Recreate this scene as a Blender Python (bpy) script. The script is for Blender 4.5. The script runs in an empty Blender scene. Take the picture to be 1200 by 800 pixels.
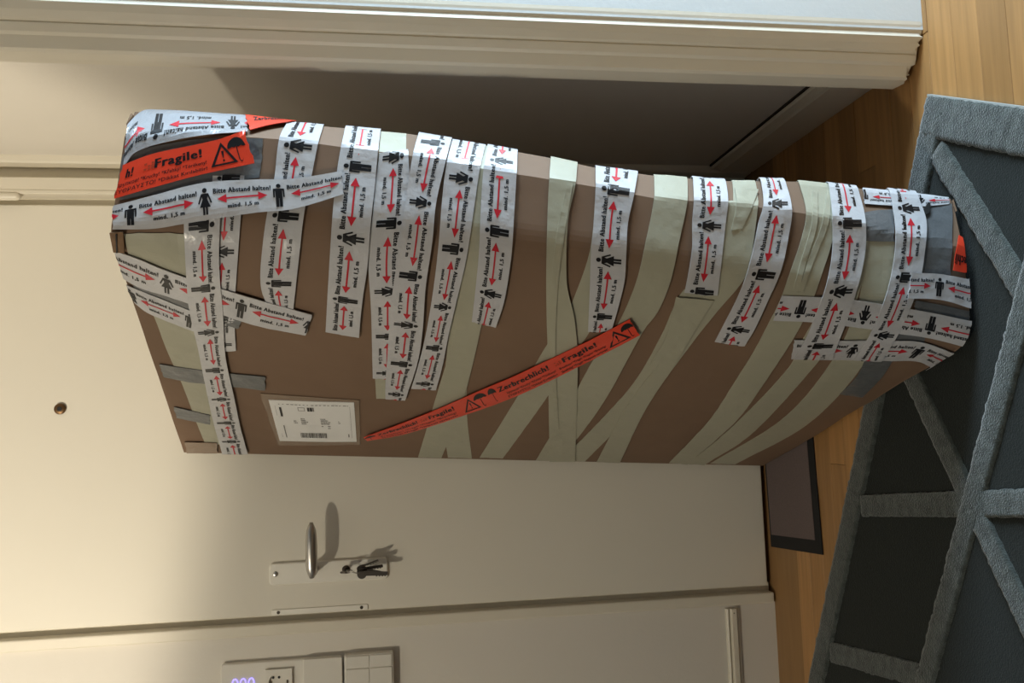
import bpy, bmesh, math, random
import numpy as np
from mathutils import Vector, Matrix, noise
random.seed(7)
C = bpy.context.scene.collection
# ------------------------------------------------------------------ camera
FPX = 980.0
CD, CH, CPIT, CYAW, CROL = 1.8978, 0.8813, 0.148, 0.0967, -0.016
def cam_axes():
    cp, sp = math.cos(CPIT), math.sin(CPIT); cy, sy = math.cos(CYAW), math.sin(CYAW)
    w = np.array([sy*cp, cy*cp, -sp]); r = np.array([cy, -sy, 0.0]); u = np.cross(r, w)
    c, s = math.cos(CROL), math.sin(CROL)
    return c*r+s*u, -s*r+c*u, w
AR, AU, AW = cam_axes()
CO = np.array([0.0, -CD, CH])
def hit(px, py, ax, val):            # photo pixel -> point on an axis plane of the room
    d = AW + AR*((400-py)/FPX) - AU*((px-600)/FPX)
    return CO + (val-CO[ax])/d[ax]*d
def project(P):
    d = P-CO; z = d@AW
    return np.stack([600-(d@AU)/z*FPX, 400-(d@AR)/z*FPX], -1)
cd = bpy.data.cameras.new('camera'); cam = bpy.data.objects.new('camera', cd); C.objects.link(cam)
cd.sensor_fit = 'HORIZONTAL'; cd.sensor_width = 36.0; cd.lens = 36.0*FPX/1200; cd.clip_start = 0.02
M4 = Matrix.Identity(4)              # the phone was held upright, so the frame lies on its side
for i in range(3):
    M4[i][0] = -AU[i]; M4[i][1] = AR[i]; M4[i][2] = -AW[i]; M4[i][3] = CO[i]
cam.matrix_world = M4
bpy.context.scene.camera = cam
# ------------------------------------------------------------------ light
sc = bpy.context.scene
sc.view_settings.view_transform = 'Standard'; sc.view_settings.look = 'None'
sc.view_settings.exposure = 0.0; sc.view_settings.gamma = 1.0; sc.view_settings.use_curve_mapping = False
wd = bpy.data.worlds.new('world'); sc.world = wd; wd.use_nodes = True
bg = wd.node_tree.nodes['Background']; bg.inputs[0].default_value = (0.55, 0.75, 1.0, 1); bg.inputs[1].default_value = 0.6
def lamp(name, kind, loc, energy, color, target=None, **kw):
    d = bpy.data.lights.new(name, kind); d.energy = energy; d.color = color
    for k, v in kw.items(): setattr(d, k, v)
    o = bpy.data.objects.new(name, d); C.objects.link(o); o.location = loc
    if target is not None:
        o.rotation_euler = (Vector(target)-Vector(loc)).to_track_quat('-Z', 'Y').to_euler()
    return o
LX = (-1.12, -1.66, 2.05)
lamp('ceiling_spot', 'SPOT', LX, 93, (1.0, 0.885, 0.70), target=(-0.25, 0, 3.81), spot_size=math.radians(136), spot_blend=0.15, shadow_soft_size=0.05)
lamp('ceiling_bulb', 'POINT', LX, 45, (1.0, 0.90, 0.71), shadow_soft_size=0.05)
lamp('window_daylight', 'AREA', (2.07, -1.05, 0.78), 84, (0.66, 0.85, 1.0), target=(0.3, -1.05, 0.78), shape='RECTANGLE', size=0.44, size_y=1.25)
# ------------------------------------------------------------------ materials
def mat(name, col, rough=0.5, spec=0.5, var=0.0, vscale=8.0, bump=0.0, bscale=60.0, metal=0.0, sheen=0.0, bdist=0.002, stretch=None, emit=None, objrand=0.0):
    m = bpy.data.materials.new(name); m.use_nodes = True
    nt = m.node_tree; b = nt.nodes['Principled BSDF']; L = nt.links.new
    col = tuple(col)+(1,)
    b.inputs['Base Color'].default_value = col; b.inputs['Roughness'].default_value = rough
    b.inputs['Specular IOR Level'].default_value = spec; b.inputs['Metallic'].default_value = metal
    if sheen: b.inputs['Sheen Weight'].default_value = sheen; b.inputs['Sheen Roughness'].default_value = 0.4
    if emit:
        b.inputs['Emission Color'].default_value = tuple(emit[:3])+(1,); b.inputs['Emission Strength'].default_value = emit[3]
    tc = nt.nodes.new('ShaderNodeTexCoord'); vec = tc.outputs['Object']
    if stretch:
        mp = nt.nodes.new('ShaderNodeMapping'); mp.inputs['Scale'].default_value = stretch; L(vec, mp.inputs[0]); vec = mp.outputs[0]
    out = None
    if var:
        n = nt.nodes.new('ShaderNodeTexNoise'); n.inputs['Scale'].default_value = vscale; n.inputs['Detail'].default_value = 6; L(vec, n.inputs['Vector'])
        mx = nt.nodes.new('ShaderNodeMix'); mx.data_type = 'RGBA'
        mx.inputs[6].default_value = tuple(c*(1-var) for c in col[:3])+(1,); mx.inputs[7].default_value = tuple(min(1, c*(1+var)) for c in col[:3])+(1,)
        L(n.outputs[0], mx.inputs[0]); out = mx.outputs[2]; L(out, b.inputs['Base Color'])
    if objrand:
        oi = nt.nodes.new('ShaderNodeObjectInfo'); hs = nt.nodes.new('ShaderNodeHueSaturation')
        mr = nt.nodes.new('ShaderNodeMapRange'); mr.inputs[3].default_value = 1-objrand; mr.inputs[4].default_value = 1+objrand
        L(oi.outputs['Random'], mr.inputs[0]); L(mr.outputs[0], hs.inputs['Value'])
        if out: L(out, hs.inputs['Color'])
        else: hs.inputs['Color'].default_value = col
        L(hs.outputs[0], b.inputs['Base Color'])
    if bump:
        n2 = nt.nodes.new('ShaderNodeTexNoise'); n2.inputs['Scale'].default_value = bscale; n2.inputs['Detail'].default_value = 4; L(vec, n2.inputs['Vector'])
        bp = nt.nodes.new('ShaderNodeBump'); bp.inputs['Strength'].default_value = bump; bp.inputs['Distance'].default_value = bdist
        L(n2.outputs[0], bp.inputs['Height']); L(bp.outputs[0], b.inputs['Normal'])
    return m
MT = dict(
    wall=mat('warm white paint', (0.74, 0.70, 0.63), 0.6, 0.3, 0.03, 3, 0.15, 120),
    door=mat('door lacquer', (0.79, 0.75, 0.655), 0.5, 0.4, 0.02, 2, 0.05, 60),
    trim=mat('trim lacquer', (0.74, 0.69, 0.58), 0.42, 0.4, 0.05, 6, 0.15, 40),
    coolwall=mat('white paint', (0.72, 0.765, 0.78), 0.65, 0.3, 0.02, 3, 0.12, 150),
    backwall=mat('hall paint', (0.11, 0.105, 0.10), 0.8, 0.2, 0.03, 3),
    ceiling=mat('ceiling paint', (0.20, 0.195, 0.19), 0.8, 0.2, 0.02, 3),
    oak=mat('oak plank', (0.40, 0.212, 0.077), 0.42, 0.4, 0.42, 5, 0.08, 40, stretch=(0.8, 16, 16), objrand=0.2),
    oakbase=mat('oak floor base', (0.30, 0.17, 0.07), 0.5, 0.3, 0.2, 6, stretch=(1.2, 14, 14)),
    card=mat('brown cardboard', (0.205, 0.131, 0.086), 0.7, 0.25, 0.06, 5, 0.12, 30, bdist=0.003),
    cardedge=mat('torn cardboard', (0.20, 0.125, 0.075), 0.85, 0.2, 0.3, 60),
    film=mat('white tape film', (0.53, 0.535, 0.56), 0.26, 0.5, 0.03, 10, 0.6, 24, bdist=0.005),
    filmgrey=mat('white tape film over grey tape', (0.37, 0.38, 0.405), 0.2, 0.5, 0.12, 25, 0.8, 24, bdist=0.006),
    crepe=mat('cream masking tape', (0.395, 0.385, 0.295), 0.46, 0.35, 0.04, 12, 0.35, 34, bdist=0.003),
    duct=mat('grey duct tape', (0.13, 0.138, 0.145), 0.3, 0.5, 0.08, 20, 0.6, 26, bdist=0.006),
    orange=mat('orange red tape film', (0.72, 0.055, 0.022), 0.32, 0.5, 0.04, 14, 0.2, 30, bdist=0.003),
    clear=mat('clear packing tape', (0.235, 0.165, 0.115), 0.22, 0.5, 0.1, 14, 0.2, 30, bdist=0.003),
    paper=mat('label paper', (0.80, 0.80, 0.79), 0.5, 0.3, 0.02, 20),
    black=mat('black print', (0.008, 0.008, 0.01), 0.4, 0.4),
    grey=mat('faint grey print', (0.20, 0.19, 0.185), 0.5, 0.3),
    red=mat('red print', (0.55, 0.02, 0.035), 0.4, 0.4),
    faint=mat('faint dark red print', (0.40, 0.05, 0.02), 0.4, 0.4),
    steel=mat('brushed steel', (0.55, 0.53, 0.50), 0.32, 0.5, metal=1.0),
    plate=mat('satin aluminium', (0.88, 0.85, 0.77), 0.42, 0.5, metal=0.1),
    dark=mat('dark metal', (0.09, 0.075, 0.06), 0.4, 0.5, metal=0.8),
    keymetal=mat('key metal', (0.13, 0.115, 0.10), 0.38, 0.5, metal=0.9),
    brass=mat('dark brass', (0.16, 0.09, 0.04), 0.4, 0.5, metal=0.7),
    plastic=mat('white plastic', (0.74, 0.71, 0.64), 0.35, 0.5),
    hole=mat('dark socket hole', (0.01, 0.01, 0.01), 0.6),
    led=mat('violet display digits', (0.2, 0.15, 0.8), 0.4, emit=(0.30, 0.25, 1.0, 2.2)),
    matborder=mat('black rubber', (0.012, 0.012, 0.013), 0.7, 0.3, 0.2, 80),
    matfield=mat('mauve grey mat fibre', (0.15, 0.118, 0.115), 0.95, 0.1, 0.2, 300, 0.5, 500),
    rug=mat('dark grey rug pile', (0.019, 0.0225, 0.021), 0.95, 0.1, 0.25, 260, 0.35, 420, sheen=0.2, bdist=0.004),
    pile=mat('light grey velvet pile', (0.066, 0.077, 0.073), 0.95, 0.1, 0.8, 70, 0.8, 380, sheen=0.45, bdist=0.004),
    binding=mat('pale rug edge binding', (0.34, 0.36, 0.35), 0.9, 0.1, 0.2, 200),
    shade_nail=mat('gap shade and dark nail', (0.03, 0.022, 0.015), 0.9),  # near-black: shade painted into the gaps, also the nail head
)
# ------------------------------------------------------------------ helpers
def mesh_obj(name, verts, faces, m, parent=None, mats=None, mi=None, smooth=False):
    off = Vector(parent.matrix_world.translation) if parent else Vector((0, 0, 0))
    if parent: off = Vector(root_off(parent))
    me = bpy.data.meshes.new(name)
    me.from_pydata([tuple(Vector(v)-off) for v in verts], [], faces)
    for q in (mats or [m]): me.materials.append(q)
    if mi is not None: me.polygons.foreach_set('material_index', mi)
    if smooth: me.polygons.foreach_set('use_smooth', [True]*len(me.polygons))
    me.update()
    o = bpy.data.objects.new(name, me); C.objects.link(o)
    if parent: o.parent = parent
    return o
def root_off(o):
    p = Vector((0, 0, 0))
    while o: p += o.location; o = o.parent
    return p
def bm_obj(name, bm, m, parent=None, smooth=False):
    bmesh.ops.recalc_face_normals(bm, faces=bm.faces)
    vs = [v.co.copy() for v in bm.verts]; bm.verts.index_update()
    fs = [[v.index for v in f.verts] for f in bm.faces]; bm.free()
    return mesh_obj(name, vs, fs, m, parent, smooth=smooth)
def add_box(bm, lo, hi, bev=0.0, seg=2):
    r = bmesh.ops.create_cube(bm, size=1.0); vs = r['verts']
    for v in vs:
        for i in range(3): v.co[i] = (lo[i]+hi[i])/2 + v.co[i]*(hi[i]-lo[i])
    if bev > 0:
        es = list({e for v in vs for e in v.link_edges})
        bmesh.ops.bevel(bm, geom=es, offset=bev, segments=seg, affect='EDGES', profile=0.5)
def box(name, lo, hi, m, parent=None, bev=0.0, seg=2):
    bm = bmesh.new(); add_box(bm, lo, hi, bev, seg); return bm_obj(name, bm, m, parent)
def add_tube(bm, pts, rad, n=12, squash=None):
    rings = []; P = [Vector(p) for p in pts]
    for i, p in enumerate(P):
        t = (P[min(i+1, len(P)-1)]-P[max(i-1, 0)]).normalized()
        a = t.orthogonal().normalized() if abs(t.z) > 0.99 else Vector((0, 0, 1)).cross(t).normalized()
        b = t.cross(a).normalized(); r = rad[i] if hasattr(rad, '__len__') else rad
        s = squash or (1, 1)
        rings.append([bm.verts.new(p + a*math.cos(2*math.pi*k/n)*r*s[0] + b*math.sin(2*math.pi*k/n)*r*s[1]) for k in range(n)])
    for i in range(len(rings)-1):
        for k in range(n): bm.faces.new((rings[i][k], rings[i][(k+1) % n], rings[i+1][(k+1) % n], rings[i+1][k]))
    bm.faces.new(rings[0][::-1]); bm.faces.new(rings[-1])
def add_cyl(bm, c, axis, r, h, n=20):
    c = Vector(c); a = Vector(axis).normalized()
    add_tube(bm, [c, c+a*h*0.8, c+a*h], [r, r, r*0.82], n)
def prism(name, poly, y0, y1, m, parent=None):      # outline in X-Z, extruded along Y
    n = len(poly); vs = [(x, y0, z) for x, z in poly]+[(x, y1, z) for x, z in poly]
    fs = [list(range(n)), list(range(2*n-1, n-1, -1))]+[[i, i+n, (i+1) % n+n, (i+1) % n] for i in range(n)]
    o = mesh_obj(name, vs, fs, m, parent)
    b = bmesh.new(); b.from_mesh(o.data); bmesh.ops.recalc_face_normals(b, faces=b.faces); b.to_mesh(o.data); b.free()
    return o
def extr_z(name, prof, z0, z1, m, parent=None):      # outline in X-Y, extruded upright
    n = len(prof); vs = [(x, y, z0) for x, y in prof]+[(x, y, z1) for x, y in prof]
    fs = [list(range(n)), list(range(2*n-1, n-1, -1))]+[[i, i+n, (i+1) % n+n, (i+1) % n] for i in range(n)]
    o = mesh_obj(name, vs, fs, m, parent)
    b = bmesh.new(); b.from_mesh(o.data); bmesh.ops.recalc_face_normals(b, faces=b.faces); b.to_mesh(o.data); b.free()
    return o
def struct(o): o['kind'] = 'structure'; return o
def thing(name, label, cat, loc, group=None):
    o = bpy.data.objects.new(name, None); C.objects.link(o); o.location = loc; o.empty_display_size = 0.05
    o['label'] = label; o['category'] = cat
    if group: o['group'] = group
    return o
# ------------------------------------------------------------------ room shell
XL, XR, YB, ZC = -1.7, 2.0, -4.4, 2.6
XS, YC = 0.600, -0.690          # right wall of the entrance niche; wall that faces us on the right
floor = struct(box('floor', (XL, YB, -0.08), (XR, 0.12, -0.006), MT['oakbase']))
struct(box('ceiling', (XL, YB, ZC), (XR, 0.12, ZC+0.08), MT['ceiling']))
struct(box('wall_left', (XL-0.1, YB, -0.08), (XL, 0.12, ZC), MT['backwall']))
struct(box('wall_back', (XL-0.1, YB-0.1, -0.08), (XR+0.1, YB, ZC), MT['backwall']))
bm = bmesh.new()                # door wall: pieces around the door opening
add_box(bm, (XL, 0.0, -0.006), (-0.437, 0.12, ZC)); add_box(bm, (-0.437, 0.0, 2.09), (XS+0.05, 0.12, ZC))
struct(bm_obj('wall_front', bm, MT['wall']))
struct(box('wall_side', (XS, YC+0.06, -0.006), (XS+0.1, 0.12, ZC), MT['wall']))
struct(box('wall_right', (0.622, YC, 0.0), (XR, YC+0.1, ZC), MT['coolwall']))
bm = bmesh.new()                # far right wall with its window opening
add_box(bm, (XR, YB, -0.08), (XR+0.1, -1.4, ZC)); add_box(bm, (XR, -0.78, -0.08), (XR+0.1, YC+0.1, ZC))
add_box(bm, (XR, -1.4, -0.08), (XR+0.1, -0.78, 0.12)); add_box(bm, (XR, -1.4, 2.1), (XR+0.1, -0.78, ZC))
struct(bm_obj('wall_window', bm, MT['coolwall']))
bm = bmesh.new()
for a, b in (((XR, -1.4, 0.12), (XR+0.06, -1.37, 2.1)), ((XR, -0.81, 0.12), (XR+0.06, -0.78, 2.1)), ((XR, -1.4, 0.12), (XR+0.06, -0.78, 0.15)), ((XR, -1.4, 2.05), (XR+0.06, -0.78, 2.1))): add_box(bm, a, b)
struct(bm_obj('window_1', bm, MT['trim']))
# casing at the mouth of the niche: moulded upright board, chewed at its foot
prof = [(0.640, -0.66), (0.640, -0.6898), (0.630, -0.6903), (0.623, -0.6898), (0.6185, -0.6878), (0.6155, -0.6882), (0.610, -0.6898), (0.599, -0.686), (0.5895, -0.680), (0.587, -0.6745), (0.584, -0.6765), (0.573, -0.672), (0.570, -0.666), (0.553, -0.661), (0.550, -0.655), (0.549, -0.635), (0.549, -0.62), (0.640, -0.62)]
pp = []
for i in range(len(prof)):
    a, b = prof[i], prof[(i+1) % len(prof)]; q = max(1, int(math.dist(a, b)/0.0015)) if a[1] < -0.64 else 1
    pp += [(a[0]+(b[0]-a[0])*j/q, a[1]+(b[1]-a[1])*j/q) for j in range(q)]
prof = pp
casing = struct(extr_z('trim_1', prof, 0.03, ZC, MT['trim']))
def chew(o, prof):
    b = bmesh.new(); b.from_mesh(o.data)
    for v in b.verts:
        if v.co.z < 0.1: v.co.z = max(0.001, 0.012 - (v.co.x-0.552)*0.13 + 0.009*noise.noise(Vector((v.co.x*260, v.co.y*40, 3.1))) + 0.004*noise.noise(Vector((v.co.x*700, v.co.y*300, 1.1))))
    b.to_mesh(o.data); b.free()
chew(casing, prof)
# side baseboard with a grooved top
bbp = [(XS+0.01, 0.0), (XS-0.016, 0.0), (XS-0.016, 0.080), (XS-0.011, 0.084), (XS-0.015, 0.088), (XS-0.013, 0.094), (XS-0.012, 0.104), (XS-0.008, 0.107), (XS-0.006, 0.107), (XS-0.004, 0.098), (XS+0.01, 0.098)]
bbo = struct(prism('baseboard_right', bbp, -0.625, -0.03, MT['trim']))
box('gap_shade_strip', (XS-0.0045, -0.625, 0.0985), (XS+0.005, -0.03, 0.1085), MT['shade_nail'], bbo)  # dark strip painted in as the shade line along the baseboard top
# ------------------------------------------------------------------ oak planks (pieces of the floor)
rw = 0.0565
plank_meshes = {}
def plank(x0, x1, y0, y1, k):
    bm = bmesh.new(); g = 0.0003
    add_box(bm, (x0+g, y0+g, -0.008), (x1-g, y1-g, -0.0004*(k % 3)), 0.0006, 1)
    o = bm_obj('plank', bm, MT['oak'], floor)
    return o
k = 0
for i in range(-10, 22):
    y1 = -0.700 + i*rw*-1; y0 = y1-rw
    if y1 > 0.07 or y0 < -1.35: continue
    x = -0.95 - random.random()*0.4
    xend = 0.62 if y0 > YC+0.02 else 1.5
    while x < xend:
        ln = random.uniform(0.32, 0.62); x1 = min(x+ln, xend)
        if x1-x > 0.03 and x1 > -0.95: plank(x, x1, y0, min(y1, 0.05), k); k += 1
        x = x1+1e-5
# ------------------------------------------------------------------ front door
door = struct(box('door_1', (-0.4000, 0.004, 0.007), (0.4985, 0.045, 2.06), MT['door'], None, 0.003, 2))
D0 = door
struct(box('trim_2', (-0.437, -0.012, 0.0), (-0.413, 0.09, 2.09), MT['trim'], None, 0.003, 2))         # left jamb strip
box('rebate', (-0.4135, 0.016, 0.0), (-0.395, 0.09, 2.07), MT['trim'], D0)
fp = [(XS, -0.024), (0.588, -0.022), (0.584, -0.018), (0.5835, 0.018), (0.5525, 0.020), (0.5525, -0.020), (0.5505, -0.022), (0.5250, -0.022), (0.5225, -0.024), (0.5170, -0.024), (0.5155, -0.022), (0.5155, 0.022), (0.495, 0.022), (0.495, 0.09), (XS, 0.09)]
struct(extr_z('trim_3', fp, 0.0, 2.09, MT['trim']))                                                     # stepped right frame
struct(box('trim_4', (-0.437, -0.004, 2.064), (0.5, 0.09, 2.12), MT['trim'], None, 0.003))
struct(box('gap_shade_sheet', (-0.5, 0.1, -0.01), (0.6, 0.119, 2.1), MT['shade_nail']))                               # near-black sheet on the stairwell side, painted shade for the door gaps
bm = bmesh.new(); add_tube(bm, [(0.510, -0.020, 1.58), (0.510, -0.020, 1.584), (0.510, -0.020, 1.59), (0.510, -0.020, 1.76), (0.510, -0.020, 1.766)], [0.003, 0.0075, 0.009, 0.009, 0.005], 16)
hz = hit(27, 231, 1, -0.01)[2]
for v in bm.verts: v.co.z += hz-1.58
bm_obj('hinge', bm, MT['trim'], D0, True)
# lock plate: rounded long plate, 45 x 250 mm
def rrect(x0, x1, z0, z1, r, n=6):
    pts = []
    for cx, cz, a0 in ((x1-r, z1-r, 0), (x0+r, z1-r, 90), (x0+r, z0+r, 180), (x1-r, z0+r, 270)):
        for i in range(n+1):
            a = math.radians(a0+90*i/n); pts.append((cx+r*math.cos(a), cz+r*math.sin(a)))
    return pts
def plate(name, x0, x1, z0, z1, r, y0, y1, ins, m, parent=None):
    a = rrect(x0, x1, z0, z1, r); b = rrect(x0+ins, x1-ins, z0+ins, z1-ins, max(r-ins, 0.001)); n = len(a)
    vs = [(x, y0, z) for x, z in a]+[(x, y1+ins, z) for x, z in a]+[(x, y1, z) for x, z in b]
    fs = [[i, (i+1) % n, (i+1) % n+n, i+n] for i in range(n)]+[[i+n, (i+1) % n+n, (i+1) % n+2*n, i+2*n] for i in range(n)]+[list(range(2*n, 3*n))]
    o = mesh_obj(name, vs, fs, m, parent)
    bb = bmesh.new(); bb.from_mesh(o.data); bmesh.ops.recalc_face_normals(bb, faces=bb.faces); bb.to_mesh(o.data); bb.free()
    return o
lp = plate('lock_plate', -0.334, -0.288, 0.888, 1.140, 0.008, 0.004, -0.004, 0.0022, MT['plate'], D0)
bm = bmesh.new(); add_cyl(bm, (-0.3105, -0.003, 1.127), (0, -1, 0), 0.0055, 0.003); bm_obj('plate_screw', bm, MT['steel'], lp, True)
bm = bmesh.new(); add_cyl(bm, (-0.3085, -0.003, 0.978), (0, -1, 0), 0.0085, 0.004); bm_obj('lock_cylinder', bm, MT['dark'], lp)
bm = bmesh.new()
a = hit(365.5, 677, 1, -0.055); b = hit(364.5, 612, 1, -0.058)
add_tube(bm, [(a[0]+0.010, 0.0, a[2]), (a[0]+0.010, -0.048, a[2])], 0.0095, 18)
pts, rad = [], []
for i in range(15):
    t = i/14; x = a[0]+(b[0]-a[0])*t; pts.append((x, -0.055-0.004*math.sin(t*3.1), a[2]+(b[2]-a[2])*t))
    rad.append(0.0122*max(0.25, (1-abs(2*t-0.9)**3.2*0.36))*(0.55 if i in (0, 14) else (0.85 if i in (1, 13) else 1)))
add_tube(bm, pts, rad, 18); bm_obj('lever_handle', bm, MT['steel'], lp, True)
# latch guard strip along the edge of the leaf
b0 = plate('latch_strip', -0.3985, -0.3865, 0.932, 1.136, 0.003, 0.004, 0.0015, 0.0008, MT['plate'], D0)
for z in (1.122, 0.946):
    bm = bmesh.new(); add_cyl(bm, (-0.3925, 0.002, z), (0, -1, 0), 0.0035, 0.0015, 14); bm_obj('strip_screw', bm, MT['dark'], b0)
# peephole
c = hit(70, 479, 1, 0.0)
bm = bmesh.new(); add_cyl(bm, (c[0], 0.004, c[2]), (0, -1, 0), 0.0115, 0.006, 24)
ph = bm_obj('peephole', bm, MT['brass'], D0, True)
bm = bmesh.new(); add_cyl(bm, (c[0], -0.0005, c[2]), (0, -1, 0), 0.005, 0.002, 18); bm_obj('peephole_lens', bm, MT['hole'], ph)
# key bunch hanging in the lock
kb = thing('key_bunch', 'small bunch of keys hanging from the lock under the steel door handle', 'keys', (-0.3085, -0.01, 0.965))
bm = bmesh.new(); add_box(bm, (-0.3095, -0.030, 0.974), (-0.3075, -0.007, 0.982), 0.0006); add_cyl(bm, (-0.3105, -0.036, 0.978), (1, 0, 0), 0.011, 0.003, 18); bm_obj('key', bm, MT['keymetal'], kb)
bm = bmesh.new(); pts = [(-0.309+0.002*math.sin(i), -0.036+0.012*math.cos(i*math.pi/9), 0.962+0.016*math.sin(i*math.pi/9)) for i in range(19)]; add_tube(bm, pts, 0.0011, 8); bm_obj('key_ring', bm, MT['steel'], kb, True)
def hang_key(ang, tilt, ln, yo, rr):
    bm = bmesh.new()
    add_cyl(bm, (-0.0012, 0, -rr*0.7), (1, 0, 0), rr, 0.0024, 16); add_box(bm, (-0.001, -0.004, -ln), (0.001, 0.004, -rr*1.2), 0.0006)
    for j in range(4): add_box(bm, (-0.0009, 0.0035, -ln+0.004+j*0.006), (0.0009, 0.0058, -ln+0.0075+j*0.006))
    Mx = Matrix.Translation((-0.3085+yo, -0.040, 0.950)) @ Matrix.Rotation(ang, 4, 'Y') @ Matrix.Rotation(tilt, 4, 'Z')
    bmesh.ops.transform(bm, matrix=Mx, verts=bm.verts); bm_obj('key', bm, MT['keymetal'], kb)
for p in ((-0.10, 0.9, 0.052, 0.004, 0.0095), (0.12, 1.2, 0.058, 0.0, 0.0105), (-0.30, 0.5, 0.044, 0.008, 0.008), (0.02, 1.5, 0.062, -0.006, 0.010), (-0.2, 0.2, 0.05, -0.002, 0.011), (0.22, 0.8, 0.048, 0.006, 0.012)): hang_key(*p)
# wainscot strip low on the wall left of the door
wp = [(-0.001, 0.118), (-0.006, 0.117), (-0.0085, 0.113), (-0.004, 0.1105), (-0.004, 0.108), (-0.012, 0.105), (-0.012, 0.094), (-0.004, 0.091), (-0.006, 0.086), (-0.001, 0.084)]
vs = [(-0.445, y, z) for y, z in wp]+[(XL, y, z) for y, z in wp]; n = len(wp)
o = struct(mesh_obj('trim_5', vs, [list(range(n)), list(range(2*n-1, n-1, -1))]+[[i, i+n, (i+1) % n+n, (i+1) % n] for i in range(n)], MT['trim']))
bm = bmesh.new(); bm.from_mesh(o.data); bmesh.ops.recalc_face_normals(bm, faces=bm.faces); bm.to_mesh(o.data); bm.free()
bm = bmesh.new(); add_cyl(bm, (-0.4545, -0.0045, 0.1), (0, -1, 0), 0.0016, 0.008, 10); bm_obj('nail_head', bm, MT['shade_nail'], o)
# ------------------------------------------------------------------ wall plates at the lower edge of the frame
sp = thing('socket_panel', 'white wall panel with violet clock digits and a round power socket', 'socket', (-0.56, 0, 1.11))
pl = plate('panel_plate', -0.640, -0.489, 0.988, 1.238, 0.006, 0.0, -0.013, 0.002, MT['plastic'], sp)
cs = hit(327, 796.5, 1, -0.014)
sx, sz = cs[0]-0.004, cs[2]
ns = 32; R0 = 0.0205                       # square insert with a round sunk dish
bm = bmesh.new(); yf, yd = -0.0200, -0.0132
rc = [bm.verts.new((sx+R0*math.cos(2*math.pi*i/ns), yf, sz+R0*math.sin(2*math.pi*i/ns))) for i in range(ns)]
sq, sb = [], []
for i in range(ns):
    a = 2*math.pi*i/ns; q = max(abs(math.cos(a)), abs(math.sin(a))); d = 0.0275/q
    sq.append(bm.verts.new((sx+d*math.cos(a), yf, sz+d*math.sin(a)))); sb.append(bm.verts.new((sx+d*math.cos(a), -0.011, sz+d*math.sin(a))))
dc = [bm.verts.new((sx+(R0-0.001)*math.cos(2*math.pi*i/ns), yd, sz+(R0-0.001)*math.sin(2*math.pi*i/ns))) for i in range(ns)]
for i in range(ns):
    k2 = (i+1) % ns
    bm.faces.new((rc[i], rc[k2], sq[k2], sq[i])); bm.faces.new((sq[i], sq[k2], sb[k2], sb[i])); bm.faces.new((rc[i], rc[k2], dc[k2], dc[i]))
bm.faces.new(dc)
bm_obj('socket_insert', bm, MT['plastic'], sp)
plate('panel_cover', -0.640, -0.4885, 0.9875, 1.068, 0.003, -0.011, -0.0205, 0.001, MT['plastic'], sp)
for dx, dz in ((0.0, 0.0175), (0.0, -0.0175)):
    bm = bmesh.new(); add_box(bm, (sx+dx-0.003, -0.0165, sz+dz-0.002), (sx+dx+0.003, -0.0133, sz+dz+0.002)); bm_obj('earth_clip', bm, MT['dark'], sp)
for dx, dz in ((-0.0095, 0), (0.0095, 0), (0.0095, 0.012)):
    bm = bmesh.new(); add_cyl(bm, (sx+dx, -0.0130, sz+dz), (0, -1, 0), 0.0027, 0.001, 14); bm_obj('pin_hole', bm, MT['hole'], sp)
d0 = hit(285, 797, 1, -0.014)
bm = bmesh.new()
for j in range(3):
    cz = d0[2]+0.0165-0.0165*j; cx = d0[0]-0.006
    pts = [(cx+0.0095*math.sin(2*math.pi*i/20), -0.0138, cz+0.0055*math.cos(2*math.pi*i/20)) for i in range(21)]; add_tube(bm, pts, 0.0011, 6)
bm_obj('clock_digit', bm, MT['led'], sp)
sw = thing('light_switch', 'white square light switch with rocker keys next to the socket panel', 'switch', (-0.54, 0, 0.93))
plate('switch_frame', -0.590, -0.486, 0.879, 0.983, 0.003, 0.0, -0.021, 0.0015, MT['plastic'], sw)
for x0, x1 in ((-0.5135, -0.4885), (-0.588, -0.5150)):
    for z0, z1 in ((0.8825, 0.9295), (0.9305, 0.9800)):
        plate('rocker', x0, x1, z0, z1, 0.0015, -0.020, -0.0235, 0.0008, MT['plastic'], sw)
# ------------------------------------------------------------------ doormat
dm = thing('doormat', 'flat doormat with mauve grey field and black rubber border, half under the box', 'doormat', (0, -0.13, 0))
mc = [Vector(hit(899, 556, 2, 0)), Vector(hit(905, 640, 2, 0)), Vector(hit(965, 648, 2, 0)), Vector(hit(948, 525, 2, 0))]
p0 = Vector((-0.308, -0.017, 0)); ex = Vector((1, 0.04, 0)).normalized(); ey = Vector((0.07, -1, 0)).normalized()
def mp(u, v, z): q = p0+ex*u+ey*v; return (q.x, q.y, z)
def slab(name, pts, z0, z1, m, parent):
    n = len(pts); vs = [(x, y, z0) for x, y in pts]+[(x, y, z1) for x, y in pts]
    o = mesh_obj(name, vs, [list(range(n-1, -1, -1)), list(range(n, 2*n))]+[[i, (i+1) % n, (i+1) % n+n, i+n] for i in range(n)], m, parent)
    bb = bmesh.new(); bb.from_mesh(o.data); bmesh.ops.recalc_face_normals(bb, faces=bb.faces); bb.to_mesh(o.data); bb.free(); return o
MW, MD, MB = 0.62, 0.237, 0.028
slab('mat_field', [mp(MB, 0.008, 0)[:2], mp(MW-MB, 0.008, 0)[:2], mp(MW-MB, MD-MB+0.003, 0)[:2], mp(MB, MD-MB+0.003, 0)[:2]], 0.0005, 0.004, MT['matfield'], dm)
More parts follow.
